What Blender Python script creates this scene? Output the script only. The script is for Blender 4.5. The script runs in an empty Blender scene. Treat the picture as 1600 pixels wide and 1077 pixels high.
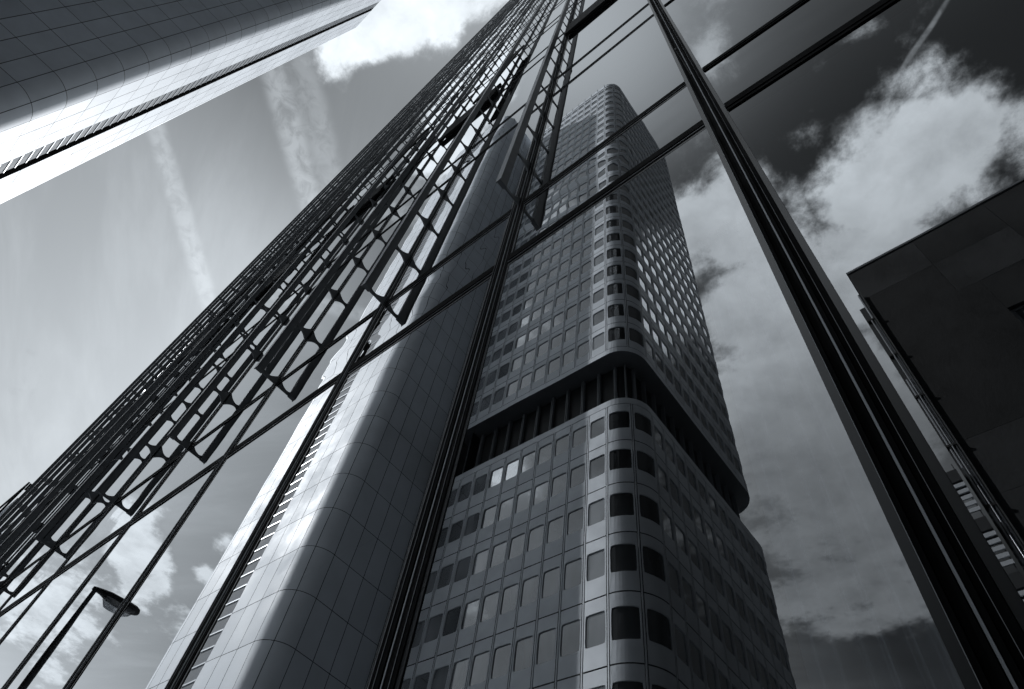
import bpy, math, random
from mathutils import Vector, Matrix
random.seed(7)
PI = math.pi
sc = bpy.context.scene
col = sc.collection

# ---------------------------------------------------------------- camera
RW = [[0.76796497, -0.47954923, -0.42457312],
      [0.6302419, 0.68390649, 0.36751472],
      [0.11412691, -0.5498222, 0.82744824]]
EYE = 1.65
cam_d = bpy.data.cameras.new('camera')
cam_d.sensor_width = 36.0
cam_d.lens = 1033.06 / 1600 * 36.0
cam_d.clip_start = 0.02
cam_d.clip_end = 5000
cam = bpy.data.objects.new('camera', cam_d)
col.objects.link(cam)
m = Matrix(((RW[0][0], -RW[0][1], -RW[0][2], 0.0),
            (RW[1][0], -RW[1][1], -RW[1][2], -1.0),
            (RW[2][0], -RW[2][1], -RW[2][2], EYE),
            (0, 0, 0, 1)))
cam.matrix_world = m
sc.camera = cam

# ---------------------------------------------------------------- light
SUN_AZ = math.radians(-64.2)      # measured from +Y towards +X
SUN_EL = math.radians(38)
sd = Vector((math.sin(SUN_AZ) * math.cos(SUN_EL), math.cos(SUN_AZ) * math.cos(SUN_EL), math.sin(SUN_EL)))
sl = bpy.data.lights.new('sun', 'SUN')
sl.energy = 4.6
sl.angle = math.radians(0.5)
sl.color = (0.97, 0.985, 1.0)
so = bpy.data.objects.new('sun', sl)
so.rotation_euler = (-sd).to_track_quat('-Z', 'Y').to_euler()
so.location = (0, 0, 200)
col.objects.link(so)

sc.view_settings.view_transform = 'Standard'
sc.view_settings.look = 'None'
sc.view_settings.exposure = 0.0
sc.view_settings.gamma = 1.0
sc.render.engine = 'CYCLES'
sc.cycles.max_bounces = 10
sc.cycles.glossy_bounces = 6
sc.cycles.transparent_max_bounces = 12
sc.cycles.caustics_reflective = False
sc.cycles.caustics_refractive = False

# ---------------------------------------------------------------- world
class NT:
    def __init__(s, nt): s.nt = nt
    def n(s, t, **k):
        nd = s.nt.nodes.new(t)
        for a, v in k.items(): setattr(nd, a, v)
        return nd
    def set(s, sock, v):
        if hasattr(v, 'is_output') or isinstance(v, bpy.types.NodeSocket): s.nt.links.new(v, sock)
        else: sock.default_value = v
    def m(s, op, a, b=None, c=None, clamp=False):
        nd = s.n('ShaderNodeMath', operation=op, use_clamp=clamp)
        s.set(nd.inputs[0], a)
        if b is not None: s.set(nd.inputs[1], b)
        if c is not None: s.set(nd.inputs[2], c)
        return nd.outputs[0]
    def vm(s, op, a, b=None, out=0):
        nd = s.n('ShaderNodeVectorMath', operation=op)
        s.set(nd.inputs[0], a)
        if b is not None: s.set(nd.inputs[1], b)
        return nd.outputs[out]
    def rot(s, a, ang):
        nd = s.n('ShaderNodeVectorRotate', rotation_type='Z_AXIS')
        s.set(nd.inputs['Vector'], a); nd.inputs['Angle'].default_value = ang
        return nd.outputs[0]
    def noise(s, v, scale, detail=8, rough=0.55, dist=0.0, lac=2.0):
        nd = s.n('ShaderNodeTexNoise')
        s.set(nd.inputs['Vector'], v)
        nd.inputs['Scale'].default_value = scale; nd.inputs['Detail'].default_value = detail
        nd.inputs['Roughness'].default_value = rough; nd.inputs['Distortion'].default_value = dist
        nd.inputs['Lacunarity'].default_value = lac
        return nd.outputs[0]
    def smooth(s, v, a, b, c=0.0, d=1.0, kind='SMOOTHSTEP'):
        nd = s.n('ShaderNodeMapRange', interpolation_type=kind)
        s.set(nd.inputs[0], v)
        for i, q in enumerate((a, b, c, d)): s.set(nd.inputs[i + 1], q)
        return nd.outputs[0]
    def blob(s, q, cx, cy, sx, sy, ang=0.0, amp=1.0, pw=1.0):
        v = s.vm('SUBTRACT', q, (cx, cy, 0))
        v = s.rot(v, -ang)
        v = s.vm('MULTIPLY', v, (1 / sx, 1 / sy, 0))
        d = s.vm('DOT_PRODUCT', v, v, out=1)
        if pw != 1.0: d = s.m('POWER', d, pw)
        e = s.m('EXPONENT', s.m('MULTIPLY', d, -1.0))
        return s.m('MULTIPLY', e, amp)

wd = bpy.data.worlds.new('World')
sc.world = wd
wd.use_nodes = True
wt = wd.node_tree
wt.nodes.clear()
W = NT(wt)
sky = W.n('ShaderNodeTexSky', sky_type='NISHITA')
sky.sun_disc = False
sky.sun_elevation = SUN_EL
sky.sun_rotation = SUN_AZ
sky.air_density = 1.0
sky.dust_density = 2.0
bw = W.n('ShaderNodeRGBToBW'); wt.links.new(sky.outputs[0], bw.inputs[0])
tc = W.n('ShaderNodeTexCoord')
sp = W.n('ShaderNodeSeparateXYZ'); wt.links.new(tc.outputs['Generated'], sp.inputs[0])
zc = W.m('MAXIMUM', sp.outputs[2], 0.06)
qx = W.m('DIVIDE', sp.outputs[0], zc); qy = W.m('DIVIDE', sp.outputs[1], zc)
cq = W.n('ShaderNodeCombineXYZ'); wt.links.new(qx, cq.inputs[0]); wt.links.new(qy, cq.inputs[1])
q = cq.outputs[0]
# clear sky: deep on the side away from the sun, milky towards it
clear = W.m('MULTIPLY', bw.outputs[0], 0.075)
side = W.smooth(qy, -0.42, -0.02, 0.30, 1.0)
far = W.smooth(W.m('MULTIPLY', qx, -1.0), 0.10, 0.85, 0.0, 1.0)
side = W.m('MAXIMUM', side, W.m('MULTIPLY', far, 1.5))
veil = W.blob(q, -0.10, -0.12, 0.18, 0.16, 0, 3.8)
clear = W.m('MULTIPLY', clear, W.m('ADD', side, veil))
clear = W.m('MULTIPLY', clear, W.smooth(qx, 0.1, 1.2, 1.0, 0.35))
clear = W.m('MULTIPLY', W.m('SUBTRACT', 1.0, W.m('EXPONENT', W.m('MULTIPLY', clear, -1.9))), 0.74)
# warp
wn = W.n('ShaderNodeTexNoise'); wt.links.new(q, wn.inputs['Vector'])
wn.inputs['Scale'].default_value = 7.0; wn.inputs['Detail'].default_value = 5
wv = W.vm('SCALE', W.vm('SUBTRACT', wn.outputs['Color'], (0.5, 0.5, 0.5)))
wt.nodes[-1].inputs['Scale'].default_value = 0.07
qw = W.vm('ADD', q, wv)
BL = [
    (-0.13, -0.62, 0.12, 0.10, 0.2, 1.3, 2),  # cx, cy, sx, sy, angle, amp
    (-0.31, -0.080, 0.14, 0.055, 0.15, 1.3, 2), (-0.22, -0.03, 0.10, 0.04, 0.3, 1.2, 2),
    (-0.40, -0.105, 0.06, 0.05, 0.6, 0.7, 1),
    (0.20, -0.53, 0.14, 0.11, -0.4, 1.4, 2), (0.25, -0.42, 0.07, 0.06, 0.3, 0.85, 1), (0.33, -0.57, 0.10, 0.07, -0.6, 0.9, 2),
    (0.05, -0.66, 0.16, 0.13, -0.3, 1.35, 2), (-0.09, -0.47, 0.13, 0.12, 0.3, 1.1, 2), (0.01, -0.55, 0.08, 0.08, 0, 0.9, 1), (0.09, -0.40, 0.045, 0.045, 0, 0.7, 1),
    (-0.12, -0.80, 0.22, 0.16, 0.2, 1.0, 2), (-0.22, -1.16, 0.27, 0.30, 0.3, 1.0, 2), (-0.31, -1.42, 0.26, 0.17, -0.3, 1.15, 2),
    (0.035, -0.205, 0.10, 0.06, 0.5, 0.85, 1), (-0.06, -0.31, 0.08, 0.07, 0.4, 0.6, 1), (0.21, -0.31, 0.03, 0.02, 0, 0.4, 1),
    (-0.14, -0.95, 0.24, 0.32, 0.1, 1.7, 2), (-0.70, 0.72, 0.14, 0.10, 0.4, 0.8, 1), (-1.08, 1.0, 0.16, 0.12, 0.4, 0.8, 1), (-0.45, 0.45, 0.12, 0.1, 0.4, 0.75, 1), (-0.28, 0.3, 0.08, 0.06, 0, .8, 1), (0.5, -1.0, 0.3, 0.3, 0, 0.5, 1),
    (-1.72, -0.39, 0.26, 0.09, 0.6, 1.25, 2), (-2.2, -0.38, 0.40, 0.20, 0.2, 1.15, 1), (-2.45, -0.5, 0.3, 0.1, 0.7, 0.8, 1),
    (-1.48, -0.49, 0.07, 0.06, 0, 0.9, 1), (-1.62, -0.53, 0.06, 0.05, 0, 0.95, 1), (-2.0, -0.78, 0.30, 0.10, 0.8, 1.0, 1),
]
mask = None
for b in BL:
    o = W.blob(qw, *b[:6], pw=b[6])
    mask = o if mask is None else W.m('MAXIMUM', mask, o)
qs = W.vm('MULTIPLY', q, (1.0, 1.0, 1.0))
fb = W.noise(qs, 8.0, 14, 0.66, 0.15)
dens = W.m('ADD', mask, W.m('MULTIPLY', W.m('SUBTRACT', fb, 0.5), 2.4))
dens = W.smooth(dens, 0.30, 1.0)
sh1 = W.noise(qw, 9.0, 10, 0.6)
bright = W.smooth(W.m('ADD', W.m('MULTIPLY', dens, 0.45), W.m('MULTIPLY', sh1, 0.75)), 0.40, 0.90, 0.33, 0.88, 'LINEAR')
bright = W.m('MULTIPLY', bright, W.m('ADD', 1.0, W.blob(q, -0.3, -0.05, 0.25, 0.12, 0, 0.22)))
bright = W.m('MULTIPLY', bright, W.m('ADD', 1.0, W.m('MULTIPLY', far, 0.22)))
bright = W.m('MULTIPLY', bright, W.m('ADD', 1.0, W.blob(q, -0.85, 0.85, 0.6, 0.5, 0, 1.3)))
bright = W.m('MULTIPLY', bright, W.m('SUBTRACT', 1.0, W.blob(q, 0.03, -0.2, 0.16, 0.11, 0, 0.42)))
bright = W.m('MULTIPLY', bright, W.m('ADD', 1.0, W.blob(q, 0.17, -0.48, 0.2, 0.18, 0, 0.28)))
low = W.smooth(qy, -1.05, -0.62, 0.50, 1.0)
bright = W.m('MULTIPLY', bright, low)
# thin high haze
hz = W.noise(W.vm('MULTIPLY', W.rot(q, 0.5), (1.0, 4.0, 1.0)), 1.6, 8, 0.6, 0.4)
hzv = W.m('MULTIPLY', W.smooth(hz, 0.40, 0.75), W.m('MULTIPLY', far, 0.10))
# contrails
def trail(cx, cy, ang, ln, wdh, amp):
    g = W.blob(W.vm('ADD', q, W.vm('MULTIPLY', wv, (0.22, 0.22, 0))), cx, cy, ln, wdh, ang, amp, 2.0)
    tx = W.noise(q, 38.0, 6, 0.62, 0.6)
    return W.m('MULTIPLY', g, W.smooth(tx, 0.28, 0.62, 0.25, 1.0))
tr = W.m('ADD', trail(-0.545, -0.065, math.atan2(0.145, -0.095), 0.26, 0.022, 0.22),
         trail(-0.50, -0.05, math.atan2(0.145, -0.095), 0.24, 0.022, 0.13))
tr = W.m('ADD', tr, trail(-0.83, -0.07, math.atan2(0.26, -0.21), 0.5, 0.018, 0.16))
tr = W.m('ADD', tr, trail(0.262, -0.368, math.atan2(0.04, 0.06), 0.06, 0.004, 0.25))
base = W.m('ADD', W.m('ADD', clear, hzv), tr)
base = W.m('ADD', base, W.blob(q, -0.17, -1.02, 0.30, 0.44, 0.12, 0.26, 2.0))
mixn = W.n('ShaderNodeMix', data_type='FLOAT'); wt.links.new(dens, mixn.inputs[0]); wt.links.new(base, mixn.inputs[2]); wt.links.new(bright, mixn.inputs[3])
val = mixn.outputs[0]
# bright milky horizon all round, below what the picture reaches
rad = W.vm('LENGTH', q, out=1)
hor = W.smooth(rad, 1.9, 4.2)
sunw = W.m('ADD', W.m('MULTIPLY', sp.outputs[0], -0.75), W.m('MULTIPLY', sp.outputs[1], 0.66))
hb = W.smooth(sunw, -0.5, 0.8, 0.13, 1.25)
val = W.m('ADD', W.m('MULTIPLY', val, W.m('SUBTRACT', 1.0, hor)), W.m('MULTIPLY', hor, hb))
up = W.smooth(sp.outputs[2], -0.02, 0.04)
val = W.m('MULTIPLY', val, W.m('ADD', W.m('MULTIPLY', up, 0.9), 0.1))
tint = W.n('ShaderNodeCombineXYZ')
wt.links.new(W.m('MULTIPLY', val, 0.915), tint.inputs[0]); wt.links.new(W.m('MULTIPLY', val, 0.985), tint.inputs[1]); wt.links.new(W.m('MULTIPLY', val, 1.045), tint.inputs[2])
bg = W.n('ShaderNodeBackground'); wt.links.new(tint.outputs[0], bg.inputs[0])
SKY_STRENGTH = 0.1
# the graph above is in display units; divided by the strength so Background stays at 0.1
sc10 = W.vm('SCALE', tint.outputs[0]); wt.nodes[-1].inputs['Scale'].default_value = 1 / SKY_STRENGTH
wt.links.new(sc10, bg.inputs[0])
bg.inputs[1].default_value = SKY_STRENGTH
# nishita arrives in physical units: bring it to the same scale
clear_in = wt.nodes
ow = W.n('ShaderNodeOutputWorld'); wt.links.new(bg.outputs[0], ow.inputs[0])

# ---------------------------------------------------------------- materials
def mat(name, base, rough=0.5, metal=0.0, var=0.0, vscale=3.0, bump=0.0, bscale=20.0, spec=0.5, stretch=(1, 1, 1)):
    mt = bpy.data.materials.new(name); mt.use_nodes = True
    T = NT(mt.node_tree); bs = mt.node_tree.nodes['Principled BSDF']
    c = (base * 0.93, base * 0.985, base * 1.05, 1)
    bs.inputs['Roughness'].default_value = rough
    bs.inputs['Metallic'].default_value = metal
    bs.inputs['Specular IOR Level'].default_value = spec
    tcn = T.n('ShaderNodeTexCoord')
    pv = T.vm('MULTIPLY', tcn.outputs['Object'], stretch)
    if var > 0:
        f = T.noise(pv, vscale, 6, 0.6)
        k = T.smooth(f, 0.3, 0.7, 1 - var, 1 + var, 'LINEAR')
        cc = T.n('ShaderNodeCombineXYZ')
        for i in range(3): T.set(cc.inputs[i], T.m('MULTIPLY', k, c[i]))
        T.set(bs.inputs['Base Color'], cc.outputs[0])
        T.set(bs.inputs['Roughness'], T.smooth(f, 0.3, 0.7, rough * 0.85, min(1, rough * 1.15), 'LINEAR'))
    else: bs.inputs['Base Color'].default_value = c
    if bump > 0:
        b = T.n('ShaderNodeBump'); b.inputs['Distance'].default_value = bump
        T.set(b.inputs['Height'], T.noise(pv, bscale, 5, 0.6)); T.set(bs.inputs['Normal'], b.outputs[0])
    return mt

def glass_mat(name, ior, wave, wscale, tint=0.25, rmin=0.0, diff=None):
    mt = bpy.data.materials.new(name); mt.use_nodes = True
    nt = mt.node_tree; nt.nodes.clear(); T = NT(nt)
    tcn = T.n('ShaderNodeTexCoord')
    nrm = None
    if wave > 0:
        b = T.n('ShaderNodeBump'); b.inputs['Strength'].default_value = 1.0; b.inputs['Distance'].default_value = wave
        T.set(b.inputs['Height'], T.noise(tcn.outputs['Object'], wscale, 1.5, 0.4))
        nrm = b.outputs[0]
    lw_ = T.n('ShaderNodeLayerWeight'); lw_.inputs['Blend'].default_value = 0.5
    if nrm: T.set(lw_.inputs['Normal'], nrm)
    fr_ = T.m('MULTIPLY_ADD', T.m('POWER', lw_.outputs['Facing'], ior), 1 - rmin, rmin)
    gl = T.n('ShaderNodeBsdfGlossy'); gl.inputs['Roughness'].default_value = 0.0
    gl.inputs['Color'].default_value = (0.97, 0.985, 1.0, 1)
    if nrm: T.set(gl.inputs['Normal'], nrm)
    if diff is None:
        tr = T.n('ShaderNodeBsdfTransparent'); tr.inputs[0].default_value = (tint * 0.95, tint, tint * 1.05, 1)
    else:
        tr = T.n('ShaderNodeBsdfDiffuse')
        info = T.n('ShaderNodeObjectInfo')
        f = T.noise(T.vm('MULTIPLY', tcn.outputs['Object'], (1, 1, .4)), 0.55, 2, 0.5)
        k = T.smooth(f, 0.35, 0.65, diff[0], diff[1], 'LINEAR')
        cc = T.n('ShaderNodeCombineXYZ'); T.set(cc.inputs[0], T.m('MULTIPLY', k, .95)); T.set(cc.inputs[1], k); T.set(cc.inputs[2], T.m('MULTIPLY', k, 1.06))
        T.set(tr.inputs[0], cc.outputs[0])
    mx = T.n('ShaderNodeMixShader')
    T.set(mx.inputs[0], fr_); nt.links.new(tr.outputs[0], mx.inputs[1]); nt.links.new(gl.outputs[0], mx.inputs[2])
    o = T.n('ShaderNodeOutputMaterial'); nt.links.new(mx.outputs[0], o.inputs[0])
    return mt

M = {}
M['glass'] = glass_mat('facade_glass', 2.0, 0.0005, 1.5, 0.75, 0.28)
M['glass_wavy'] = glass_mat('spandrel_glass', 2.0, 0.0020, 1.9, 0.10, 0.26)
M['frame'] = mat('dark_anodised_frame', 0.009, 0.7, 0.0, 0.15, 4, spec=0.06)
M['gasket'] = mat('black_gasket', 0.006, 0.6)
M['bead'] = mat('bright_steel_bead', 0.45, 0.5, 0.6)
M['edge'] = mat('glass_edge_band', 0.04, 0.25, 0.2)
M['ladder'] = mat('dark_painted_steel', 0.46, 0.32, 0.0, 0.2, 6, spec=0.6)
M['flap'] = mat('black_louvre', 0.007, 0.6)
M['core'] = mat('dark_interior', 0.03, 0.8)
M['curtain'] = mat('pale_curtain', 0.6, 0.9)
M['alu'] = mat('silver_cladding', 0.82, 0.44, 0.12, 0.10, 0.8, 0, 20, spec=0.5)
M['alu_shaft'] = mat('silver_shaft_cladding', 0.82, 0.62, 0.0, 0.07, 0.5, spec=0.36)
M['alu_shaft2'] = mat('silver_shaft_cladding_dull', 0.77, 0.63, 0.0, 0.07, 0.5, spec=0.33)
M['alu2'] = mat('silver_cladding_dull', 0.70, 0.45, 0.2, 0.10, 0.8, spec=0.5)
M['soffit'] = mat('shaded_soffit_sheet', 0.16, 0.6, 0.0, 0.12, 1.0)  # underside of the cladding, with the overhang's shade put into its colour
M['joint'] = mat('dark_joint', 0.012, 0.8)
M['slot'] = mat('dark_slot', 0.01, 0.6)
M['shutter'] = mat('grey_shutter', 0.27, 0.8, 0.0, 0.2, 1.5, spec=0.1)
M['ledge'] = mat('pale_ledge', 0.65, 0.4, 0.2)
M['win'] = glass_mat('tower_window', 2.0, 0.0004, 2.0, rmin=0.24, diff=(0.05, 0.36))
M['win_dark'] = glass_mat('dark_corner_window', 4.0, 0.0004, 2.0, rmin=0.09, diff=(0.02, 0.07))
M['recess'] = mat('recess_wall', 0.012, 0.45, spec=0.3)
M['fin'] = mat('recess_fin', 0.35, 0.4, 0.3)
M['stone'] = mat('dark_stone', 0.012, 0.75, 0, 0.6, 0.45, 0.01, 9, spec=0.3)
M['stone2'] = mat('dark_stone_worn', 0.021, 0.75, 0, 0.5, 0.6, 0.01, 9, spec=0.3)
M['coping'] = mat('metal_coping', 0.20, 0.4, 0.5)
M['pipe'] = mat('steel_pipe', 0.35, 0.35, 0.7)
M['grille'] = mat('dark_grille', 0.05, 0.5, 0.3)
M['lampbody'] = mat('lamp_housing', 0.05, 0.45, 0.2, 0.1, 10)
M['lens'] = mat('lamp_lens', 0.8, 0.15, 0.1)
def lens_mat():
    mt = bpy.data.materials.new('lamp_lens'); mt.use_nodes = True; nt = mt.node_tree; nt.nodes.clear(); T = NT(nt)
    a = T.n('ShaderNodeBsdfTranslucent'); a.inputs[0].default_value = (.8, .82, .85, 1)
    g = T.n('ShaderNodeBsdfGlossy'); g.inputs['Roughness'].default_value = .12
    t = T.n('ShaderNodeBsdfTransparent'); t.inputs[0].default_value = (.7, .72, .74, 1)
    m1 = T.n('ShaderNodeMixShader'); m1.inputs[0].default_value = .55; nt.links.new(a.outputs[0], m1.inputs[1]); nt.links.new(t.outputs[0], m1.inputs[2])
    m2 = T.n('ShaderNodeMixShader'); m2.inputs[0].default_value = .2; nt.links.new(m1.outputs[0], m2.inputs[1]); nt.links.new(g.outputs[0], m2.inputs[2])
    o = T.n('ShaderNodeOutputMaterial'); nt.links.new(m2.outputs[0], o.inputs[0]); return mt
M['lens'] = lens_mat()
M['pole'] = mat('galvanised_pole', 0.12, 0.45, 0.5, 0.15, 5)
M['concrete'] = mat('pale_band', 0.8, 0.7, 0, 0.15, 1.5, 0.003, 12)
M['paving'] = mat('paving', 0.16, 0.85, 0, 0.2, 3, 0.004, 30)
M['asphalt'] = mat('asphalt', 0.05, 0.9, 0, 0.2, 6, 0.004, 60)

# ---------------------------------------------------------------- mesh helpers
class MB:
    def __init__(s): s.v = []; s.f = []; s.rg = []
    def quad(s, *p):
        i = len(s.v); s.v += [tuple(x) for x in p]; s.f.append(tuple(range(i, i + len(p))))
    def box(s, x0, x1, y0, y1, z0, z1):
        i = len(s.v)
        s.v += [(x0, y0, z0), (x1, y0, z0), (x1, y1, z0), (x0, y1, z0), (x0, y0, z1), (x1, y0, z1), (x1, y1, z1), (x0, y1, z1)]
        for f in ((3, 2, 1, 0), (4, 5, 6, 7), (0, 1, 5, 4), (1, 2, 6, 5), (2, 3, 7, 6), (3, 0, 4, 7)):
            s.f.append(tuple(i + k for k in f))
    def hexa(s, P):      # 8 corner points: bottom 4, top 4
        i = len(s.v); s.v += [tuple(p) for p in P]
        for f in ((3, 2, 1, 0), (4, 5, 6, 7), (0, 1, 5, 4), (1, 2, 6, 5), (2, 3, 7, 6), (3, 0, 4, 7)):
            s.f.append(tuple(i + k for k in f))
    def prism(s, pts, off):   # closed polygon extruded by vector off
        n = len(pts); i = len(s.v)
        s.v += [tuple(p) for p in pts] + [tuple(Vector(p) + Vector(off)) for p in pts]
        s.f.append(tuple(range(i, i + n))[::-1]); s.f.append(tuple(range(i + n, i + 2 * n)))
        for k in range(n):
            j = (k + 1) % n; s.f.append((i + k, i + j, i + n + j, i + n + k))
    def tube(s, a, b, r0, r1=None, n=12, cap=True):
        r1 = r0 if r1 is None else r1
        a = Vector(a); b = Vector(b); d = (b - a).normalized()
        u = d.orthogonal().normalized(); w = d.cross(u); i = len(s.v)
        for p, r in ((a, r0), (b, r1)):
            for k in range(n):
                t = 2 * PI * k / n; s.v.append(tuple(p + u * r * math.cos(t) + w * r * math.sin(t)))
        for k in range(n):
            j = (k + 1) % n; s.f.append((i + k, i + j, i + n + j, i + n + k))
        if cap: s.f.append(tuple(range(i, i + n))[::-1]); s.f.append(tuple(range(i + n, i + 2 * n)))
    def build(s, name, m, parent=None, smooth=False, bevel=0.0):
        me = bpy.data.meshes.new(name); me.from_pydata(s.v, [], s.f); me.materials.append(m); me.update()
        if smooth:
            me.shade_smooth()
        o = bpy.data.objects.new(name, me); col.objects.link(o)
        if parent is not None: o.parent = parent
        if bevel > 0:
            b = o.modifiers.new('bevel', 'BEVEL'); b.width = bevel; b.segments = 2; b.limit_method = 'ANGLE'
        return o
def empty(name, loc=(0, 0, 0), label=None, cat=None, group=None):
    o = bpy.data.objects.new(name, None); o.location = (0, 0, 0); col.objects.link(o); o.empty_display_size = 0.3
    if label: o['label'] = label
    if cat: o['category'] = cat
    if group: o['group'] = group
    return o
def setbase(o, loc):
    # move an empty to the base of its thing while keeping the children (built in world space) in place
    o.location = loc
    for c in o.children: c.location = Vector(c.location) - Vector(loc)
ALLROOT = []
def root(name, loc, label, cat):
    o = empty(name, loc, label, cat); ALLROOT.append((o, loc)); return o

# ---------------------------------------------------------------- ground (never in the picture, but the place has one)
g = MB(); g.quad((-600, -600, -0.15), (600, -600, -0.15), (600, 600, -0.15), (-600, 600, -0.15))
o = g.build('ground', M['asphalt']); o['kind'] = 'structure'
g = MB(); g.box(-90, 50, -70, 30, -0.146, 0.0)
o = g.build('pavement', M['paving']); o['kind'] = 'structure'

# ================================================================ GLASS OFFICE TOWER
BAY = 1.30
MX = [-0.073 - BAY * k for k in range(13)]          # mullion lines; the last is the building's corner
def zz(z): return z + EYE
ROWS = [0.25, zz(3.24), zz(4.08)]
NS = 33
for k in range(NS):
    ROWS += [zz(6.96 + 3.72 * k), zz(7.80 + 3.72 * k)]
TOP = ROWS[-1]
BX = MX[-1]
tower = root('office_tower', (0, 0, 0), 'very tall glass office tower with dark mullions and steel ladder fins, mirroring the other towers', 'building')
AL = math.radians(1.85)
KX = -0.016
def rp(s, d, z):     # right-hand façade, turned away by AL; s metres to the right of the fold, d metres outwards
    return (KX + s * math.cos(AL) + d * math.sin(AL), s * math.sin(AL) - d * math.cos(AL), z)
# body behind the glass
b = MB()
b.box(BX + 0.02, 0.0, 1.25, 22, 0.0, TOP)
b.box(BX - 0.05, BX + 0.03, 0.06, 1.2, 0.0, TOP)
b.box(BX - 0.05, 9.9, 0.3, 22, TOP + 0.003, TOP + 1.0)
for k in range(1, len(ROWS) - 1, 2):
    if ROWS[k] < 40 or k % 6 == 1:
        b.box(BX + 0.035, -0.09, 0.09, 1.247, ROWS[k] + 0.05, ROWS[k + 1] - 0.05)
b.hexa([rp(0.1, -1.25, 0), rp(10, -1.25, 0), rp(10, -20, 0), rp(0.1, -20, 0), rp(0.1, -1.25, TOP), rp(10, -1.25, TOP), rp(10, -20, TOP), rp(0.1, -20, TOP)])
b.hexa([rp(9.9, -0.1, 0), rp(9.98, -0.1, 0), rp(9.98, -1.24, 0), rp(9.9, -1.24, 0), rp(9.9, -0.1, TOP), rp(9.98, -0.1, TOP), rp(9.98, -1.24, TOP), rp(9.9, -1.24, TOP)])
b.build('body', M['core'], tower)
# panes
panes = []
for r in range(len(ROWS) - 1):
    wavy = (r % 2 == 1)
    for k in range(12):
        x1, x0 = MX[k] - 0.045, MX[k + 1] + 0.045
        panes.append(('L', x0, x1, ROWS[r] + 0.03, ROWS[r + 1] - 0.03, wavy, (0.5 * (ROWS[r] + ROWS[r + 1])) * 0.6 + k * 1.0))
RW_ = [0.001, 3.9, 7.8]
for r in range(len(ROWS) - 1):
    for k in range(2):
        panes.append(('R', RW_[k], RW_[k + 1] - 0.09, ROWS[r] + 0.05, ROWS[r + 1] - 0.05, r % 2 == 1, (0.5 * (ROWS[r] + ROWS[r + 1])) * 0.6 + k * 3))
panes.sort(key=lambda p: p[6])
rest = {True: MB(), False: MB()}
for i, p in enumerate(panes):
    t1 = random.uniform(-1, 1) * 0.0014 * (2 if p[5] else 1); t2 = random.uniform(-1, 1) * 0.0012 * (2 if p[5] else 1)
    hw = (p[2] - p[1]) / 2; hh = (p[4] - p[3]) / 2
    if p[0] == 'L':
        P = [(p[1], 0 - t1 * hw - t2 * hh, p[3]), (p[2], t1 * hw - t2 * hh, p[3]), (p[2], t1 * hw + t2 * hh, p[4]), (p[1], -t1 * hw + t2 * hh, p[4])]
    else:
        P = [rp(p[1], 0, p[3]), rp(p[2], 0, p[3]), rp(p[2], 0, p[4]), rp(p[1], 0, p[4])]
    if i < 98:
        mb = MB(); mb.quad(*P); mb.build('window_pane', M['glass_wavy'] if p[5] else M['glass'], tower)
    else: rest[p[5]].quad(*P)
allr = MB(); n0 = len(rest[False].f)
o = rest[False]
k0 = len(o.v); o.v += rest[True].v; o.f += [tuple(i + k0 for i in f) for f in rest[True].f]
ob = o.build('window_pane', M['glass'], tower); ob.data.materials.append(M['glass_wavy'])
for f in ob.data.polygons:
    if f.index >= n0: f.material_index = 1
ob['kind'] = 'stuff'
# mullions
for k, x in enumerate(MX):
    b = MB()
    if k == 0: continue
    b.box(x - 0.050, x - 0.012, -0.007, 0.05, 0.1, TOP)
    b.box(x + 0.012, x + 0.050, -0.007, 0.05, 0.1, TOP)
    b.box(x - 0.012, x + 0.012, -0.002, 0.05, 0.1, TOP)
    mo = b.build('mullion', M['frame'], tower)
    b = MB(); b.box(x - 0.0028, x + 0.0028, -0.007, -0.0021, 0.1, TOP)
    for e_ in (-0.0525, -0.034, 0.030): b.box(x + e_, x + e_ + 0.0016, -0.0085, -0.0071, 0.1, TOP)
    b.build('bead', M['bead'], mo)
    b = MB(); b.box(x - 0.068, x - 0.0505, -0.0035, 0.0, 0.1, TOP); b.box(x + 0.0505, x + 0.068, -0.0035, 0.0, 0.1, TOP)
    b.build('edge_band', M['edge'], mo)
# the wide post at the fold
x = MX[0]
b = MB()
for a, c, y0 in ((-0.108, -0.098, -0.014), (-0.098, -0.086, 0.004), (-0.0855, -0.0775, -0.010), (-0.068, -0.060, -0.010), (-0.0595, -0.049, 0.004), (-0.0485, -0.0345, -0.014)):
    b.box(a, c, y0, 0.05, 0.1, TOP)
b.box(-0.0775, -0.068, 0.0, 0.05, 0.1, TOP)
post = b.build('corner_post', M['frame'], tower)
b = MB(); b.box(-0.0755, -0.0708, -0.006, -0.0001, 0.1, TOP); b.box(-0.1085, -0.1075, -0.016, -0.0141, 0.1, TOP); b.box(-0.0485, -0.0478, -0.016, -0.0141, 0.1, TOP)
b.build('bead', M['bead'], post)
b = MB(); b.box(-0.128, -0.1085, -0.004, 0.03, 0.1, TOP)
b.hexa([rp(-0.0175, .004, .1), rp(0.0, .004, .1), rp(0.0, -.03, .1), rp(-0.0175, -.03, .1), rp(-0.0175, .004, TOP), rp(0.0, .004, TOP), rp(0.0, -.03, TOP), rp(-0.0175, -.03, TOP)])
b.build('edge_band', M['edge'], post)
b = MB(); b.box(-0.098, -0.086, -0.022, -0.0145, zz(4.93), zz(4.985)); b.tube((-0.094, -0.017, zz(4.93)), (-0.080, -0.012, zz(4.12)), 0.0022)
b.build('cable_clip', M['gasket'], post)
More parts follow.
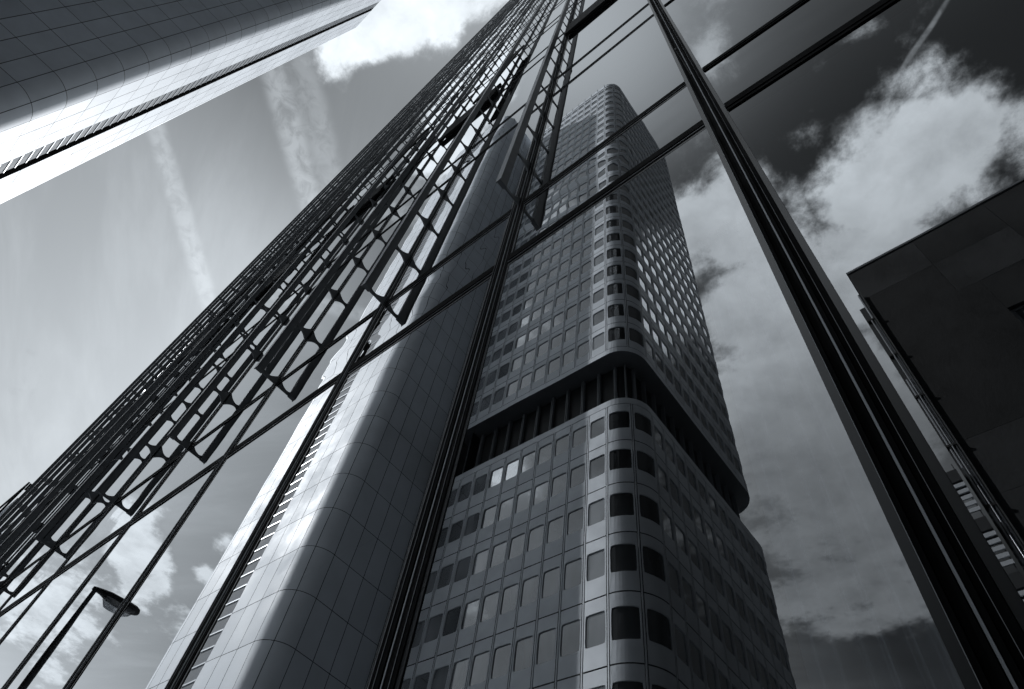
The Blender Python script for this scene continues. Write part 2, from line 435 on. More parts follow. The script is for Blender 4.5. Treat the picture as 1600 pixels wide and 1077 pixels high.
# right façade posts
for s_ in (3.83, 7.73):
    b = MB(); b.hexa([rp(s_ - .06, .016, .1), rp(s_ + .06, .016, .1), rp(s_ + .06, -.05, .1), rp(s_ - .06, -.05, .1), rp(s_ - .06, .016, TOP), rp(s_ + .06, .016, TOP), rp(s_ + .06, -.05, TOP), rp(s_ - .06, -.05, TOP)])
    b.build('mullion', M['frame'], tower)
# transoms: one bar per level and façade; 2 x ~68 levels, the 84 lowest as parts
lev = []
for r in range(1, len(ROWS)):
    zc_ = ROWS[r]; th = 0.055 if r == 1 else 0.040
    lev.append((zc_, th))
restT = MB()
for i, (zc_, th) in enumerate(lev):
    for sidep in ('L', 'R'):
        b = MB()
        if sidep == 'L':
            for k in range(12):
                xa, xb = MX[k + 1] + 0.0525, (MX[k] - 0.0565 if k else -0.1285)
                b.box(xa, xb, -0.0068, 0.05, zc_ - th * 0.25, zc_ + th)
                b.box(xa, xb, -0.004, 0.05, zc_ - th * 0.60, zc_ - th * 0.32)
                b.box(xa, xb, -0.006, 0.05, zc_ - th, zc_ - th * 0.66)
                if r: b.box(xa, xb, -0.002, 0.05, zc_ - th * 0.32, zc_ - th * 0.25)
        else:
            for (sa, sb) in ((0.003, 3.77), (3.89, 7.67)):
                for (d, za, zb) in ((0.009, zc_ - th * .25, zc_ + th), (0.005, zc_ - th * .6, zc_ - th * .32), (0.007, zc_ - th, zc_ - th * .66)):
                    b.hexa([rp(sa, d, za), rp(sb, d, za), rp(sb, -.05, za), rp(sa, -.05, za), rp(sa, d, zb), rp(sb, d, zb), rp(sb, -.05, zb), rp(sa, -.05, zb)])
        if i < 24:
            tb = b.build('transom', M['frame'], tower)
            if sidep == 'L':
                c = MB()
                for k in range(12):
                    xa, xb = MX[k + 1] + 0.0525, (MX[k] - 0.0565 if k else -0.1285)
                    c.box(xa, xb, -0.0075, -0.0061, zc_ - th * 0.78, zc_ - th * 0.72)
                c.build('bead', M['pipe'], tb)
                c = MB()
                for k in range(2): c.box(MX[k + 1] + 0.069, (MX[k] - 0.069 if k else -0.1285), -0.0030, 0.0, zc_ - th - 0.028, zc_ - th - 0.0005)
                c.build('edge_band', M['edge'], tb)
        else:
            k0 = len(restT.v); restT.v += b.v; restT.f += [tuple(q_ + k0 for q_ in f) for f in b.f]
o = restT.build('transom', M['frame'], tower); o['kind'] = 'stuff'

# ladder fins: an outer rail held 0.2 m off each mullion by waisted steel brackets
LZ0 = zz(4.12)
def bracket(b, x, z, bottom=False):
    y0, y1 = -0.0086, -0.1440
    up, dn = [], []
    n = 8
    for i in range(n + 1):
        t = i / n
        y = y0 + (y1 - y0) * t
        h = 0.010 + 0.085 * (1 - t) ** 2.4 + 0.02 * t ** 6
        up.append((x - 0.006, y, z + h)); dn.append((x - 0.006, y, z - (0.012 if bottom else h)))
    b.prism(up + dn[::-1], (0.012, 0, 0))
nb = 0
brs = []
for k in range(1, 13):
    x = MX[k]
    b = MB()
    b.box(x - 0.015, x + 0.015, -0.205, -0.1445, LZ0 - 0.012, TOP)
    b.box(x - 0.024, x + 0.024, -0.212, -0.2055, LZ0 - 0.012, TOP)
    # expansion joints of the rail
    for j in range(0, 33):
        z = zz(6.96 + 3.72 * j) + 1.1
        b.box(x - 0.017, x + 0.017, -0.2052, -0.1425, z, z + 0.03)
    rail = b.build('fin_rail', M['ladder'], tower)
    for j in range(int((TOP - LZ0) / 0.744)):
        brs.append((k * 1.2 + j * 0.744 * 0.55, k, j, rail))
brs.sort(key=lambda t: t[0])
cnt = {}
restB = MB()
for i, (w_, k, j, rail) in enumerate(brs):
    if i < 98:
        b = MB(); bracket(b, MX[k], LZ0 + 0.744 * j, j == 0); b.build('bracket', M['ladder'], rail)
    else: bracket(restB, MX[k], LZ0 + 0.744 * j, j == 0)
o = restB.build('bracket', M['ladder'], tower); o['kind'] = 'stuff'

# black louvred flaps in alternate bays of the third spandrel, and the tilted stays beside them
for k in (0, 2, 4, 6, 8):
    za, zb = zz(10.66), zz(11.50)
    b = MB()
    xa, xb = MX[k + 1] + 0.03, MX[k] - 0.05
    n = 6
    for i in range(n):
        t0 = za + (zb - za) * i / n; t1 = za + (zb - za) * (i + 0.72) / n
        b.box(xa, xb, -0.062, -0.02, t0, t1)
    b.box(xa + 0.01, xb - 0.01, -0.05, -0.018, za + 0.01, zb - 0.01)
    b.build('louvre_flap', M['flap'], tower, bevel=0.006)
    if k:
        b = MB(); x = MX[k] - 0.02
        z0_, z1_ = zz(10.2), zz(13.9)
        for i in range(3):
            dx = -0.27 + 0.085 * i
            b.hexa([(x + dx, -0.20, z0_), (x + dx + .07, -0.20, z0_), (x + dx + .07, -0.17, z0_), (x + dx, -0.17, z0_),
                    (x + dx + .24, -0.12, z1_), (x + dx + .31, -0.12, z1_), (x + dx + .31, -0.09, z1_), (x + dx + .24, -0.09, z1_)])
        b.build('tilted_flap', M['flap'], tower, bevel=0.01)
# pleated curtain behind the wide ground-floor pane
b = MB(); n = 90; xs = []
for i in range(n + 1):
    t = i / n; x = -0.46 + 0.36 * t; xs.append((x, 0.42 + 0.035 * math.sin(t * 46) + 0.012 * math.sin(t * 23)))
for i in range(n):
    b.quad((xs[i][0], xs[i][1], 0.3), (xs[i + 1][0], xs[i + 1][1], 0.3), (xs[i + 1][0], xs[i + 1][1], zz(3.0)), (xs[i][0], xs[i][1], zz(3.0)))
o = b.build('curtain', M['curtain'], None, True)
o['label'] = 'pale pleated curtain hanging behind the glass left of the wide corner post'; o['category'] = 'curtain'

# ================================================================ rounded-plan towers
def two_tone(o, mb, m2, share):
    # some cladding sheets come from another, slightly duller batch
    o.data.materials.append(m2); rr = random.Random(3)
    for a, b_ in mb.rg:
        if rr.random() < share:
            for k in range(a, b_): o.data.polygons[k].material_index = 1
class Plan:
    """walks round a rectangle with rounded corners, counter-clockwise seen from the camera's side:
    origin = meeting point of front and side planes, u = left along the front, v = back along the side"""
    def __init__(s, O, ang, Lf, Ls, R, Rl):
        s.O = Vector((O[0], O[1])); a = math.radians(ang)
        s.u = Vector((-math.cos(a), math.sin(a))); s.v = Vector((-math.sin(a), -math.cos(a)))
        s.Lf, s.Ls, s.R, s.Rl = Lf, Ls, R, Rl
        q_ = PI / 2
        s.segs = []   # (kind, length, data)
        s.segs.append(('l', Lf - R - Rl, (Lf - Rl, 0), (-1, 0), (0, -1)))        # front, left -> right ; start, dir, outward normal in (u,v)
        s.segs.append(('a', q_ * R, (R, R), (0, -1), (-1, 0), R))
        s.segs.append(('l', Ls - 2 * R, (0, R), (0, 1), (-1, 0)))
        s.segs.append(('a', q_ * R, (R, Ls - R), (-1, 0), (0, 1), R))
        s.segs.append(('l', Lf - R - Rl, (R, Ls), (1, 0), (0, 1)))
        s.segs.append(('a', q_ * Rl, (Lf - Rl, Ls - Rl), (0, 1), (1, 0), Rl))
        s.segs.append(('l', Ls - 2 * Rl, (Lf, Ls - Rl), (0, -1), (1, 0)))
        s.segs.append(('a', q_ * Rl, (Lf - Rl, Rl), (1, 0), (0, -1), Rl))
        s.total = sum(g_[1] for g_ in s.segs)
    def start(s, i): return sum(g_[1] for g_ in s.segs[:i])
    def at(s, t, d=0.0):
        t = t % s.total
        for g_ in s.segs:
            if t <= g_[1] + 1e-9: break
            t -= g_[1]
        if g_[0] == 'l':
            p = Vector(g_[2]) + Vector(g_[3]) * t; n = Vector(g_[4])
        else:
            th = t / g_[5]
            n = Vector(g_[3]) * math.cos(th) + Vector(g_[4]) * math.sin(th); p = Vector(g_[2]) + n * g_[5]
        p = p + n * d
        return s.O + s.u * p.x + s.v * p.y
    def P(s, t, z, d=0.0):
        w_ = s.at(t, d); return (w_.x, w_.y, z)
    def ring(s, b, z0, z1, d, n=None, cap=True):
        ts = []
        for i, g_ in enumerate(s.segs):
            st = s.start(i); k = 1 if g_[0] == 'l' else 10
            ts += [st + g_[1] * j / k for j in range(k)]
        lo = [s.P(t, z0, d) for t in ts]; hi = [s.P(t, z1, d) for t in ts]; n = len(ts)
        for j in range(n):
            k = (j + 1) % n; b.quad(lo[j], lo[k], hi[k], hi[j])
        if cap: b.quad(*hi); b.quad(*lo[::-1])

# ---------------- smooth stair shaft
shaft = root('stair_tower', (-36, -17, 0), 'tall windowless silver tower of smooth panels with rounded corners and one dark vertical slot', 'building')
pl = Plan((-29.62, -13.27), 1.6, 12.9, 10.2, 1.5, 1.5)
ZS = zz(0.28 - 2.91); NR = 41; PH = 2.91; HS = ZS + PH * NR
b = MB(); 
# backing shell with a notch for the slot: built from the plan ring inset behind the panels
pl.ring(b, 0.0, HS - 0.1, -0.9)
shell = b.build('core_wall', M['joint'], shaft)
xs_ = lambda xw: (pl.O.x - xw) / math.cos(math.radians(1.6))    # distance left along the front for world x
u0 = pl.Lf - pl.Rl     # u at t=0
t_of_u = lambda uu: u0 - uu
nL, nS, nR = xs_(-37.25), xs_(-36.55), xs_(-35.2)
# column edges in t
colsT = [t_of_u(u0)]
leftw = (u0 - nL) / 3
cells = []
for i in range(3): cells.append((t_of_u(u0 - leftw * i), t_of_u(u0 - leftw * (i + 1))))
rw_ = (nR - pl.R) / 3.0
for i in range(3): cells.append((t_of_u(nR - rw_ * i), t_of_u(nR - rw_ * (i + 1))))
ts = pl.start(1); arc = pl.segs[1][1]
cells += [(ts, ts + arc / 2), (ts + arc / 2, ts + arc)]
ts = pl.start(2); w_ = pl.segs[2][1] / 6
cells += [(ts + w_ * i, ts + w_ * (i + 1)) for i in range(6)]
ts = pl.start(3); cells += [(ts, ts + arc / 2), (ts + arc / 2, ts + arc)]
ts = pl.start(4); w_ = pl.segs[4][1] / 8; cells += [(ts + w_ * i, ts + w_ * (i + 1)) for i in range(8)]
ts = pl.start(5); cells += [(ts, ts + arc / 2), (ts + arc / 2, ts + arc)]
ts = pl.start(6); w_ = pl.segs[6][1] / 6; cells += [(ts + w_ * i, ts + w_ * (i + 1)) for i in range(6)]
ts = pl.start(7); cells += [(ts, ts + arc / 2), (ts + arc / 2, ts + arc)]
b = MB(); GP = 0.020
back = MB()
for (t0, t1) in cells:
    curved = any(pl.segs[i][0] == 'a' and pl.start(i) - 1e-6 <= t0 and t1 <= pl.start(i) + pl.segs[i][1] + 1e-6 for i in range(8))
    n = 6 if curved else 1
    for r in range(NR):
        z0, z1 = ZS + PH * r + GP, ZS + PH * (r + 1) - GP
        if r == 0: z0 = 0.0
        base_ = len(b.v); b.rg.append((len(b.f), len(b.f) + n))
        dd = random.uniform(-0.002, 0.002)
        for j in range(n + 1):
            t = t0 + GP + (t1 - t0 - 2 * GP) * j / n
            b.v.append(pl.P(t, z0, dd)); b.v.append(pl.P(t, z1, dd))
        for j in range(n):
            a = base_ + 2 * j; b.f.append((a, a + 2, a + 3, a + 1))
    for j in range(n):
        ta, tb = t0 + (t1 - t0) * j / n, t0 + (t1 - t0) * (j + 1) / n
        back.quad(pl.P(ta, 0, -0.03), pl.P(tb, 0, -0.03), pl.P(tb, HS - .05, -0.03), pl.P(ta, HS - .05, -0.03))
wall = b.build('wall', M['alu_shaft'], shaft, True); two_tone(wall, b, M['alu_shaft2'], 0.3)
back.build('joint', M['joint'], wall)
b = MB()      # roof cap
tsr = [pl.start(i) + pl.segs[i][1] * j / 6 for i in range(8) for j in range(6)]
b.quad(*[pl.P(t, HS - 0.02, -0.04) for t in tsr])
b.build('roof', M['shutter'], shaft)
# slot: jambs, dark gap, shutters and ledges
b = MB()
ta, tb, tc_ = t_of_u(nL), t_of_u(nS), t_of_u(nR)
def strip(b, t0, t1, d0, d1, z0, z1): b.quad(pl.P(t0, z0, d0), pl.P(t1, z0, d1), pl.P(t1, z1, d1), pl.P(t0, z1, d0))
strip(b, ta, ta + 1e-4, 0, -0.55, 0, HS); strip(b, ta, tb, -0.5, -0.5, 0, HS); strip(b, tb, tb + 1e-4, -0.5, -0.06, 0, HS)
b.build('slot', M['slot'], shaft)
b = MB(); strip(b, tb, tc_, -0.06, -0.06, 0, HS); strip(b, tc_ - 1e-4, tc_, -0.06, 0, 0, HS)
sh = b.build('shutter_strip', M['shutter'], shaft)
nl = int(HS / (PH / 3)); lrest = MB()
for i in range(nl):
    z = ZS + PH + (PH / 3) * i
    if z > HS - 1: break
    P = [pl.P(tb + .05, z, -0.058), pl.P(tc_ - .03, z, -0.058), pl.P(tc_ - .03, z, -0.015), pl.P(tb - .01, z, -0.015)]
    b = MB() if i < 98 else lrest
    b.prism(P, (0, 0, 0.09))
    if i < 98: b.build('ledge', M['ledge'], sh)
o = lrest.build('ledge', M['ledge'], sh); o['kind'] = 'stuff'

# ---------------- silver office tower with the recessed storey
ofc = root('silver_tower', (-21, -30, 0), 'tall silver office tower with rounded corners, rows of windows and a dark recessed storey', 'building')
CW = 1.32
tp = Plan((-12.72, -20.42), 1.7, 2.0 + CW * 10 + 0.5, 18.5, 2.0, 0.5)
sideN = 11
cellsT = []      # t0,t1,kind
for i in range(10): cellsT.append((CW * i, CW * (i + 1), 'front'))
ts = tp.start(1); arc = tp.segs[1][1]; cellsT += [(ts, ts + arc / 2, 'corner'), (ts + arc / 2, ts + arc, 'corner')]
ts = tp.start(2); w_ = tp.segs[2][1] / sideN; cellsT += [(ts + w_ * i, ts + w_ * (i + 1), 'side') for i in range(sideN)]
ts = tp.start(3); cellsT += [(ts, ts + arc / 2, 'far'), (ts + arc / 2, ts + arc, 'far')]
SH = 3.35
lowTop = zz(32.3)
lowers = [lowTop - SH * (i + 1) for i in range(9)]
upBot = zz(38.0); SHU = 3.3
uppers = [upBot + 0.55 + SHU * i for i in range(24)]
upTop = zz(119.5)
NP = 28
def cell(bw_, bg_, t0, t1, z0, z1, up=False):
    w_ = t1 - t0; h = z1 - z0
    g_ = 0.078
    cxm = (t0 + t1) / 2; a0, a1 = t0 + g_, t1 - g_; c0, c1 = z0 + 0.025, z1 - 0.045
    wx0, wx1 = a0 + 0.045 * w_, a1 - 0.045 * w_
    wz1 = z1 - (0.19 if up else 0.22) * h; wz0 = z1 - (0.73 if up else 0.69) * h
    r = 0.10
    inner, outer = [], []
    for k in range(NP):
        th = 2 * PI * (k + 0.5) / NP
        c_, s_ = math.cos(th), math.sin(th)
        # rounded-rectangle point by direction
        hx, hz = (wx1 - wx0) / 2, (wz1 - wz0) / 2
        mx_ = max(abs(c_), abs(s_)); px, pz = c_ / mx_ * hx, s_ / mx_ * hz
        ex, ez = max(abs(px) - (hx - r), 0), max(abs(pz) - (hz - r), 0)
        if ex > 0 and ez > 0:
            L = math.hypot(ex, ez); px = math.copysign(hx - r + ex / L * r, px); pz = math.copysign(hz - r + ez / L * r, pz)
        inner.append(((wx0 + wx1) / 2 + px, (wz0 + wz1) / 2 + pz))
        qx_, qz_ = c_ / mx_, s_ / mx_
        outer.append(((a0 + a1) / 2 + qx_ * (a1 - a0) / 2, (c0 + c1) / 2 + qz_ * (c1 - c0) / 2))
    # put four outer points exactly on the corners
    for sx in (-1, 1):
        for sz in (-1, 1):
            X, Z = ((a0 + a1) / 2 + sx * (a1 - a0) / 2, (c0 + c1) / 2 + sz * (c1 - c0) / 2)
            k = min(range(NP), key=lambda k: (outer[k][0] - X) ** 2 + (outer[k][1] - Z) ** 2); outer[k] = (X, Z)
    dj = random.uniform(-0.002, 0.002)
    bw_.rg.append((len(bw_.f), len(bw_.f) + 2 * NP))
    i = len(bw_.v)
    bw_.v += [tp.P(x_, z_, dj) for x_, z_ in outer] + [tp.P(x_, z_, dj) for x_, z_ in inner] + [tp.P(x_, z_, -0.085) for x_, z_ in inner]
    for k in range(NP):
        j = (k + 1) % NP
        bw_.f.append((i + k, i + j, i + NP + j, i + NP + k)); bw_.f.append((i + NP + k, i + NP + j, i + 2 * NP + j, i + 2 * NP + k))
    i = len(bg_.v)
    bg_.v += [tp.P(x_, z_, -0.065) for x_, z_ in inner]
    tl = (random.uniform(-1, 1) * .003, random.uniform(-1, 1) * .003)
    for k in range(NP // 2 - 1): bg_.f.append((i + k, i + k + 1, i + NP - 2 - k, i + NP - 1 - k))
def rib(b, t, z0, z1):
    for s_ in (0,):
        P = [tp.P(t - 0.034, z0, 0.004), tp.P(t + 0.034, z0, 0.004), tp.P(t + 0.034, z0, -0.05), tp.P(t - 0.034, z0, -0.05)]
        b.prism(P[::-1], (0, 0, z1 - z0))
restW = {}
wl = []      # windows to sort
def block(zlist, h, ztop, zbot, name):
    bw_ = MB(); bk = MB()
    tp.ring(bk, zbot + 0.002, ztop - 0.05, -0.06 - 0.0)
    # cut nothing: the backing sits 0.25 m behind, clear of the window reveals
    bk = MB(); tp.ring(bk, zbot + 0.05, ztop - 0.05, -0.2)
    for z0 in zlist:
        if z0 < 0: continue
        for (t0, t1, kd) in cellsT:
            bg_ = MB(); cell(bw_, bg_, t0, t1, z0, z0 + h, name == 'up')
            dist = math.dist(tp.P(t0, z0), (0, -1, EYE))
            wl.append((z0 + {'front': 0, 'corner': 0, 'side': 8, 'far': 30}[kd], kd, bg_, name))
    # joint backing strips right behind the panel gaps
    for (t0, t1, kd) in cellsT:
        for t in (t0,):
            bk.quad(tp.P(t - .09, zbot + .05, -.055), tp.P(t + .09, zbot + .05, -.055), tp.P(t + .09, ztop - .05, -.055), tp.P(t - .09, ztop - .05, -.055))
            rib(bw_, t, max(zbot, 0) + .03, ztop - .03)
    n = 6
    for z0 in zlist:
        if z0 < 0: continue
        for (t0, t1, kd) in cellsT:
            for j in range(3):
                ta_, tb_ = t0 + (t1 - t0) * j / 3, t0 + (t1 - t0) * (j + 1) / 3
                bk.quad(tp.P(ta_, z0 + h - .06, -.05), tp.P(tb_, z0 + h - .06, -.05), tp.P(tb_, z0 + h + .05, -.05), tp.P(ta_, z0 + h + .05, -.05))
    # plain back and left walls
    for i in (4, 5, 6, 7):
        st = tp.start(i); k = 1 if tp.segs[i][0] == 'l' else 6
        for j in range(k):
            a_, b_ = st + tp.segs[i][1] * j / k, st + tp.segs[i][1] * (j + 1) / k
            bw_.quad(tp.P(a_, max(zbot, 0)), tp.P(b_, max(zbot, 0)), tp.P(b_, ztop), tp.P(a_, ztop))
    return bw_, bk
def band(b, z0, z1, d=0.0, i0=0, i1=4):
    for i in range(i0, i1):
        st = tp.start(i); k = 1 if tp.segs[i][0] == 'l' else 12
        for j in range(k):
            a_, b_ = st + tp.segs[i][1] * j / k, st + tp.segs[i][1] * (j + 1) / k
            b.quad(tp.P(a_, z0, d), tp.P(b_, z0, d), tp.P(b_, z1, d), tp.P(a_, z1, d))
bw_, bk = block(lowers, SH, lowTop, 0, 'low')
# small coping on the lower block
band(bw_, lowTop - 0.0, lowTop + 0.55, 0.0); 
tsr = [tp.start(i) + tp.segs[i][1] * j / 10 for i in range(8) for j in range(10)]
bw_.quad(*[tp.P(t, lowTop + 0.55, 0.0) for t in tsr])
lw = bw_.build('lower_wall', M['alu'], ofc, False); two_tone(lw, bw_, M['alu2'], 0.2); bk.build('joint', M['joint'], lw)
bw_, bk = block(uppers, SHU, upTop - 1.7, upBot, 'up')
band(bw_, upBot, upBot + 0.53, 0.0); band(bw_, upTop - 1.75, upTop, -0.01)
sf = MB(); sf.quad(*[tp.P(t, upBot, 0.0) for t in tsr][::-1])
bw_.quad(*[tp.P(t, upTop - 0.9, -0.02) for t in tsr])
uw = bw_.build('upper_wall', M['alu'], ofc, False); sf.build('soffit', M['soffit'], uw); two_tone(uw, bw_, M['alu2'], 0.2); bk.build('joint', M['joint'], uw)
# soffit joints
# recessed storey
b = MB(); tp.ring(b, lowTop + 0.56, upBot - 0.003, -1.3, cap=False)
rc = b.build('recessed_storey', M['recess'], ofc)
b = MB()
for (t0, t1, kd) in cellsT:
    for e in (-0.07, 0.05):
        P = [tp.P(t0 + e, lowTop + .56, -1.0), tp.P(t0 + e + .035, lowTop + .56, -1.0), tp.P(t0 + e + .035, lowTop + .56, -1.28), tp.P(t0 + e, lowTop + .56, -1.28)]
        b.prism(P[::-1], (0, 0, upBot - lowTop - .57))
b.build('fin', M['fin'], rc)
b = MB()
def tq(u_, v_, z): w2 = tp.O + tp.u * u_ + tp.v * v_; return (w2.x, w2.y, z)
b.hexa([tq(15.75, 2, 0), tq(17.0, 2, 0), tq(17.0, 9, 0), tq(15.75, 9, 0), tq(15.75, 2, 116), tq(17.0, 2, 116), tq(17.0, 9, 116), tq(15.75, 9, 116)])
b.build('gap_blocker', M['recess'], ofc)  # added dark block that hides the bright gap between the two towers
# flat near-black strips under the parapet + glass wind screens on the roof edge
b = MB()
for (t0, t1, kd) in cellsT:
    if kd != 'front' and kd != 'corner': continue
    n = 1 if kd == 'front' else 4
    for j in range(n):
        a_, c_ = t0 + .1 + (t1 - t0 - .2) * j / n, t0 + .1 + (t1 - t0 - .2) * (j + 1) / n
        b.quad(tp.P(a_, upTop - 1.72, 0.004), tp.P(c_, upTop - 1.72, 0.004), tp.P(c_, upTop - 1.25, 0.004), tp.P(a_, upTop - 1.25, 0.004))
b.build('parapet_strip', M['slot'], uw)
b = MB()
for i in range(0, 11):
    t = CW * i; P = [tp.P(t - .02, upTop - 1.2, 0.02), tp.P(t + .02, upTop - 1.2, 0.02), tp.P(t + .02, upTop - 1.2, -0.03), tp.P(t - .02, upTop - 1.2, -0.03)]
    b.prism(P[::-1], (0, 0, 2.0))
b.build('parapet_post', M['coping'], uw)
# windows
wl.sort(key=lambda w: w[0])
restg = MB(); restd = MB()
for i, (w_, kd, mb, nm) in enumerate(wl):
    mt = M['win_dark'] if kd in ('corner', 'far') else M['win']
    if i < 98: mb.build('window', mt, lw if nm == 'low' else uw)
    else:
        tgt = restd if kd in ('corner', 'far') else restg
        k0 = len(tgt.v); tgt.v += mb.v; tgt.f += [tuple(x_ + k0 for x_ in f) for f in mb.f]
n0 = len(restg.f); k0 = len(restg.v); restg.v += restd.v; restg.f += [tuple(x_ + k0 for x_ in f) for f in restd.f]
o = restg.build('window', M['win'], uw); o.data.materials.append(M['win_dark'])
for f in o.data.polygons:
    if f.index >= n0: f.material_index = 1
o['kind'] = 'stuff'

# ================================================================ dark stone building (met in the right-hand pane)
nnx, nny = -math.sin(AL), math.cos(AL)
def vr(X, Y, z):     # measured position in the mirror (relative to the eye) -> real place
    x_, y_ = X, Y - 1.0
    d = (x_ - KX) * nnx + y_ * nny
    return (x_ - 2 * d * nnx, y_ - 2 * d * nny, zz(z))
stone = root('stone_building', (8, -20, 0), 'dark stone building with a plain wall, sharp roof edge and one pale framed window', 'building')
def vbox(b, X0, X1, Y0, Y1, z0, z1):
    P = [vr(X0, Y0, z0), vr(X1, Y0, z0), vr(X1, Y1, z0), vr(X0, Y1, z0), vr(X0, Y0, z1), vr(X1, Y0, z1), vr(X1, Y1, z1), vr(X0, Y1, z1)]
    b.hexa([P[3], P[2], P[1], P[0], P[7], P[6], P[5], P[4]])
b = MB(); HB = 24.0; y0 = 15.6; pw_, ph_ = 2.4, 1.9
nx_, nz_ = 11, 14
zlo = -EYE
for i in range(nx_):
    for j in range(nz_):
        X0 = 0.40 + pw_ * i; z1 = HB - 0.12 - ph_ * j; z0 = max(z1 - ph_, zlo)
        if z1 < zlo + .1: continue
        off = (0.5 * pw_ if j % 2 else 0)
        dd = random.uniform(0, 0.01)
        # leave the window opening free
        if X0 + pw_ > 3.4 and X0 < 5.2 and z0 < 18.6 and z1 > 16.4: continue
        b.rg.append((len(b.f), len(b.f) + 6))
        vbox(b, X0 + .004, X0 + pw_ - .004, y0 + dd, y0 + .2, z0 + .004, z1 - .004)
vbox(b, 0.40, 0.40 + pw_ * nx_, y0 + 0.4, y0 + 14, zlo, HB - .15)
vbox(b, 0.405, 3.45, y0 + .004, y0 + .38, 16.2, 20.1); vbox(b, 5.2, 7.5, y0 + .004, y0 + .38, 16.2, 20.1)
vbox(b, 0.40, 0.42, y0 + .21, y0 + .399, zlo, 16.0 - .01); vbox(b, 0.40, 0.42, y0 + .21, y0 + .399, 18.92, HB - .15)
vbox(b, 3.455, 5.195, y0 + .006, y0 + .36, 18.35, 20.08); 
o = b.build('wall', M['stone'], stone); two_tone(o, b, M['stone2'], 0.35)
b = MB(); vbox(b, 0.37, 0.5 + pw_ * nx_, y0 - .04, y0 + 14, HB - .11, HB)
b.build('coping', M['coping'], stone)
b = MB(); vbox(b, 3.46, 5.19, y0 + .1, y0 + .2, 18.2, 18.3); vbox(b, 3.46, 3.56, y0 + .1, y0 + .2, 16.1, 18.19); vbox(b, 5.09, 5.19, y0 + .1, y0 + .2, 16.1, 18.19); vbox(b, 3.57, 5.08, y0 + .1, y0 + .2, 16.1, 16.2)
wf = b.build('window', M['coping'], stone)
b = MB(); vbox(b, 3.57, 5.08, y0 + .15, y0 + .17, 16.21, 18.19); b.build('pane', M['win_dark'], wf)
# pipes and stacked maintenance landings on its left flank
mast = root('fire_escape', (-1, -16, 0), 'narrow steel fire escape with pipes and slatted landings beside the dark stone building', 'fire escape')
b = MB()
for X_, yy, ht, r_ in ((0.31, 15.5, 22.2, .035), (0.24, 15.45, 20.5, .022), (0.17, 15.5, 17.2, .03)):
    b.tube(vr(X_, yy, zlo), vr(X_, yy, ht), r_, r_, 10)
pp = b.build('pipe', M['pipe'], mast, True)
b = MB(); vbox(b, 0.09, 0.36, 15.56, 15.6, zlo, 21.5); b.build('back_rail', M['grille'], mast)
for j in range(9):
    zt = 13.4 - 1.55 * j
    b = MB(); vbox(b, -0.28, 0.02, 15.3, 15.9, zt - 0.42, zt - 0.05); b.build('landing', M['grille'], mast)
    b = MB()
    for k in range(5):
        vbox(b, -0.30, 0.02, 15.32, 15.36, zt - 0.58 - 0.2 * k, zt - 0.47 - 0.2 * k)
    b.build('slat_guard', M['ledge'], mast)
b = MB()
vbox(b, -0.285, -0.265, 15.37, 15.40, zlo, 13.6); vbox(b, -0.02, 0.0, 15.37, 15.40, zlo, 13.6); b.build('post', M['grille'], mast)
b = MB()
for j in range(10):
    zt = 20.5 - 2.1 * j
    vbox(b, 0.10, 0.36, 15.43, 15.56, zt, zt + .07)
b.build('clamp', M['gasket'], mast)

# ================================================================ neighbour with slatted bands (far left, beyond the tower's corner)
nb_ = root('slatted_building', (-40, 6, 0), 'low building with pale horizontal slats behind the far edge of the glass tower', 'building')
b = MB(); b.box(-60, -22.4, 0.55, 14, 0, zz(9.0)); b.build('wall', M['core'], nb_)
b = MB()
for j in range(16):
    zt = zz(12.35) - 0.85 * j
    b.box(-60, -22.3, 0.10, 0.20, zt - 0.36, zt)
b.build('slat', M['concrete'], nb_)
b = MB()
b.box(-60, -22.15, 0.0, 0.05, zz(12.72), zz(12.86)); b.box(-22.2, -22.1, 0.06, 8, zz(12.6), zz(12.82))
for j in range(5):
    b.box(-22.34 - 3 * j, -22.24 - 3 * j, 0.0, 0.055, 0, zz(12.71))
b.build('frame', M['frame'], nb_)

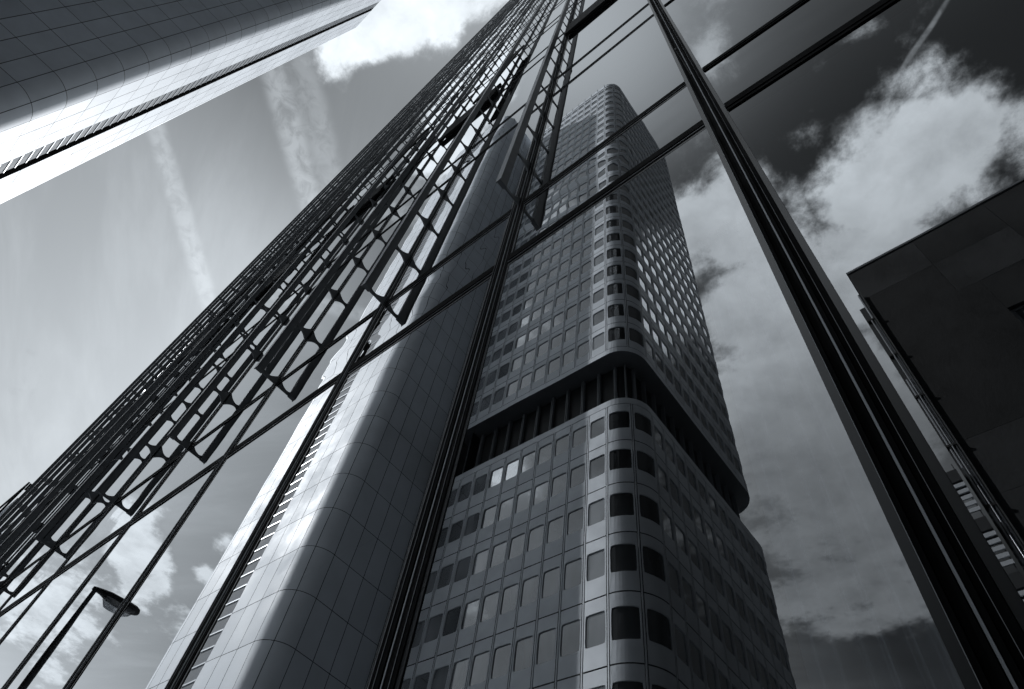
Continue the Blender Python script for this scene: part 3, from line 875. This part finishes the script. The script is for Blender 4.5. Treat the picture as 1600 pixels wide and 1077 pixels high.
# ================================================================ street lamp (seen only in the mirror of the glass)
lamp = root('street_lamp', (-11.75, -1.43, 0), 'street lamp with a tapered housing on a slim pole, in front of the glass', 'street lamp')
LX, LY = -11.75, -1.43
zt = zz(5.97)
b = MB(); b.tube((LX, LY, 0), (LX, LY, zz(3.2)), 0.075, 0.062, 16); b.tube((LX, LY, zz(3.2)), (LX, LY, zt - .02), 0.062, 0.04, 16)
b.build('pole', M['pole'], lamp, False)
def lerp(a, b_, t): return a + (b_ - a) * t
# housing: stations along -Y
st = [(-0.05, .035, .035, .02), (0.03, .055, .05, .02), (0.12, .075, .065, .02), (.24, .125, .075, .05), (.5, .135, .08, .06), (.68, .125, .075, .06), (.76, .09, .055, .045), (.79, .04, .03, .03)]
b = MB(); n = 16; rings = []
for (d, hw, hu, hd) in st:
    ring_ = []
    for k in range(n):
        th = 2 * PI * k / n; zz_ = math.sin(th)
        ring_.append((LX + hw * math.cos(th), LY - d, zt + 0.0 + d * 0.04 + (hu if zz_ > 0 else hd) * zz_))
    rings.append(ring_)
for r in range(len(rings)):
    b.v += rings[r]
for r in range(len(rings) - 1):
    for k in range(n):
        j = (k + 1) % n; b.f.append((r * n + k, (r + 1) * n + k, (r + 1) * n + j, r * n + j))
b.f.append(tuple(range(n))); b.f.append(tuple(range((len(rings) - 1) * n, len(rings) * n))[::-1])
hd_ = b.build('lamp_head', M['lampbody'], lamp, True)
st = [(.20, .09, .0), (.27, .10, .13), (.36, .105, .14), (.60, .105, .13), (.68, .095, .08), (.73, .06, .0)]
b = MB(); n = 12
for (d, hw, h_) in st:
    for k in range(n):
        th = PI * k / (n - 1); b.v.append((LX + hw * math.cos(th), LY - d, zt - 0.035 + d * .04 - h_ * math.sin(th) ** .7))
for r in range(len(st) - 1):
    for k in range(n - 1): b.f.append((r * n + k, r * n + k + 1, (r + 1) * n + k + 1, (r + 1) * n + k))
b.build('lens', M['lens'], hd_, True)

bpy.context.view_layer.update()
for o, loc in ALLROOT:
    setbase(o, loc)
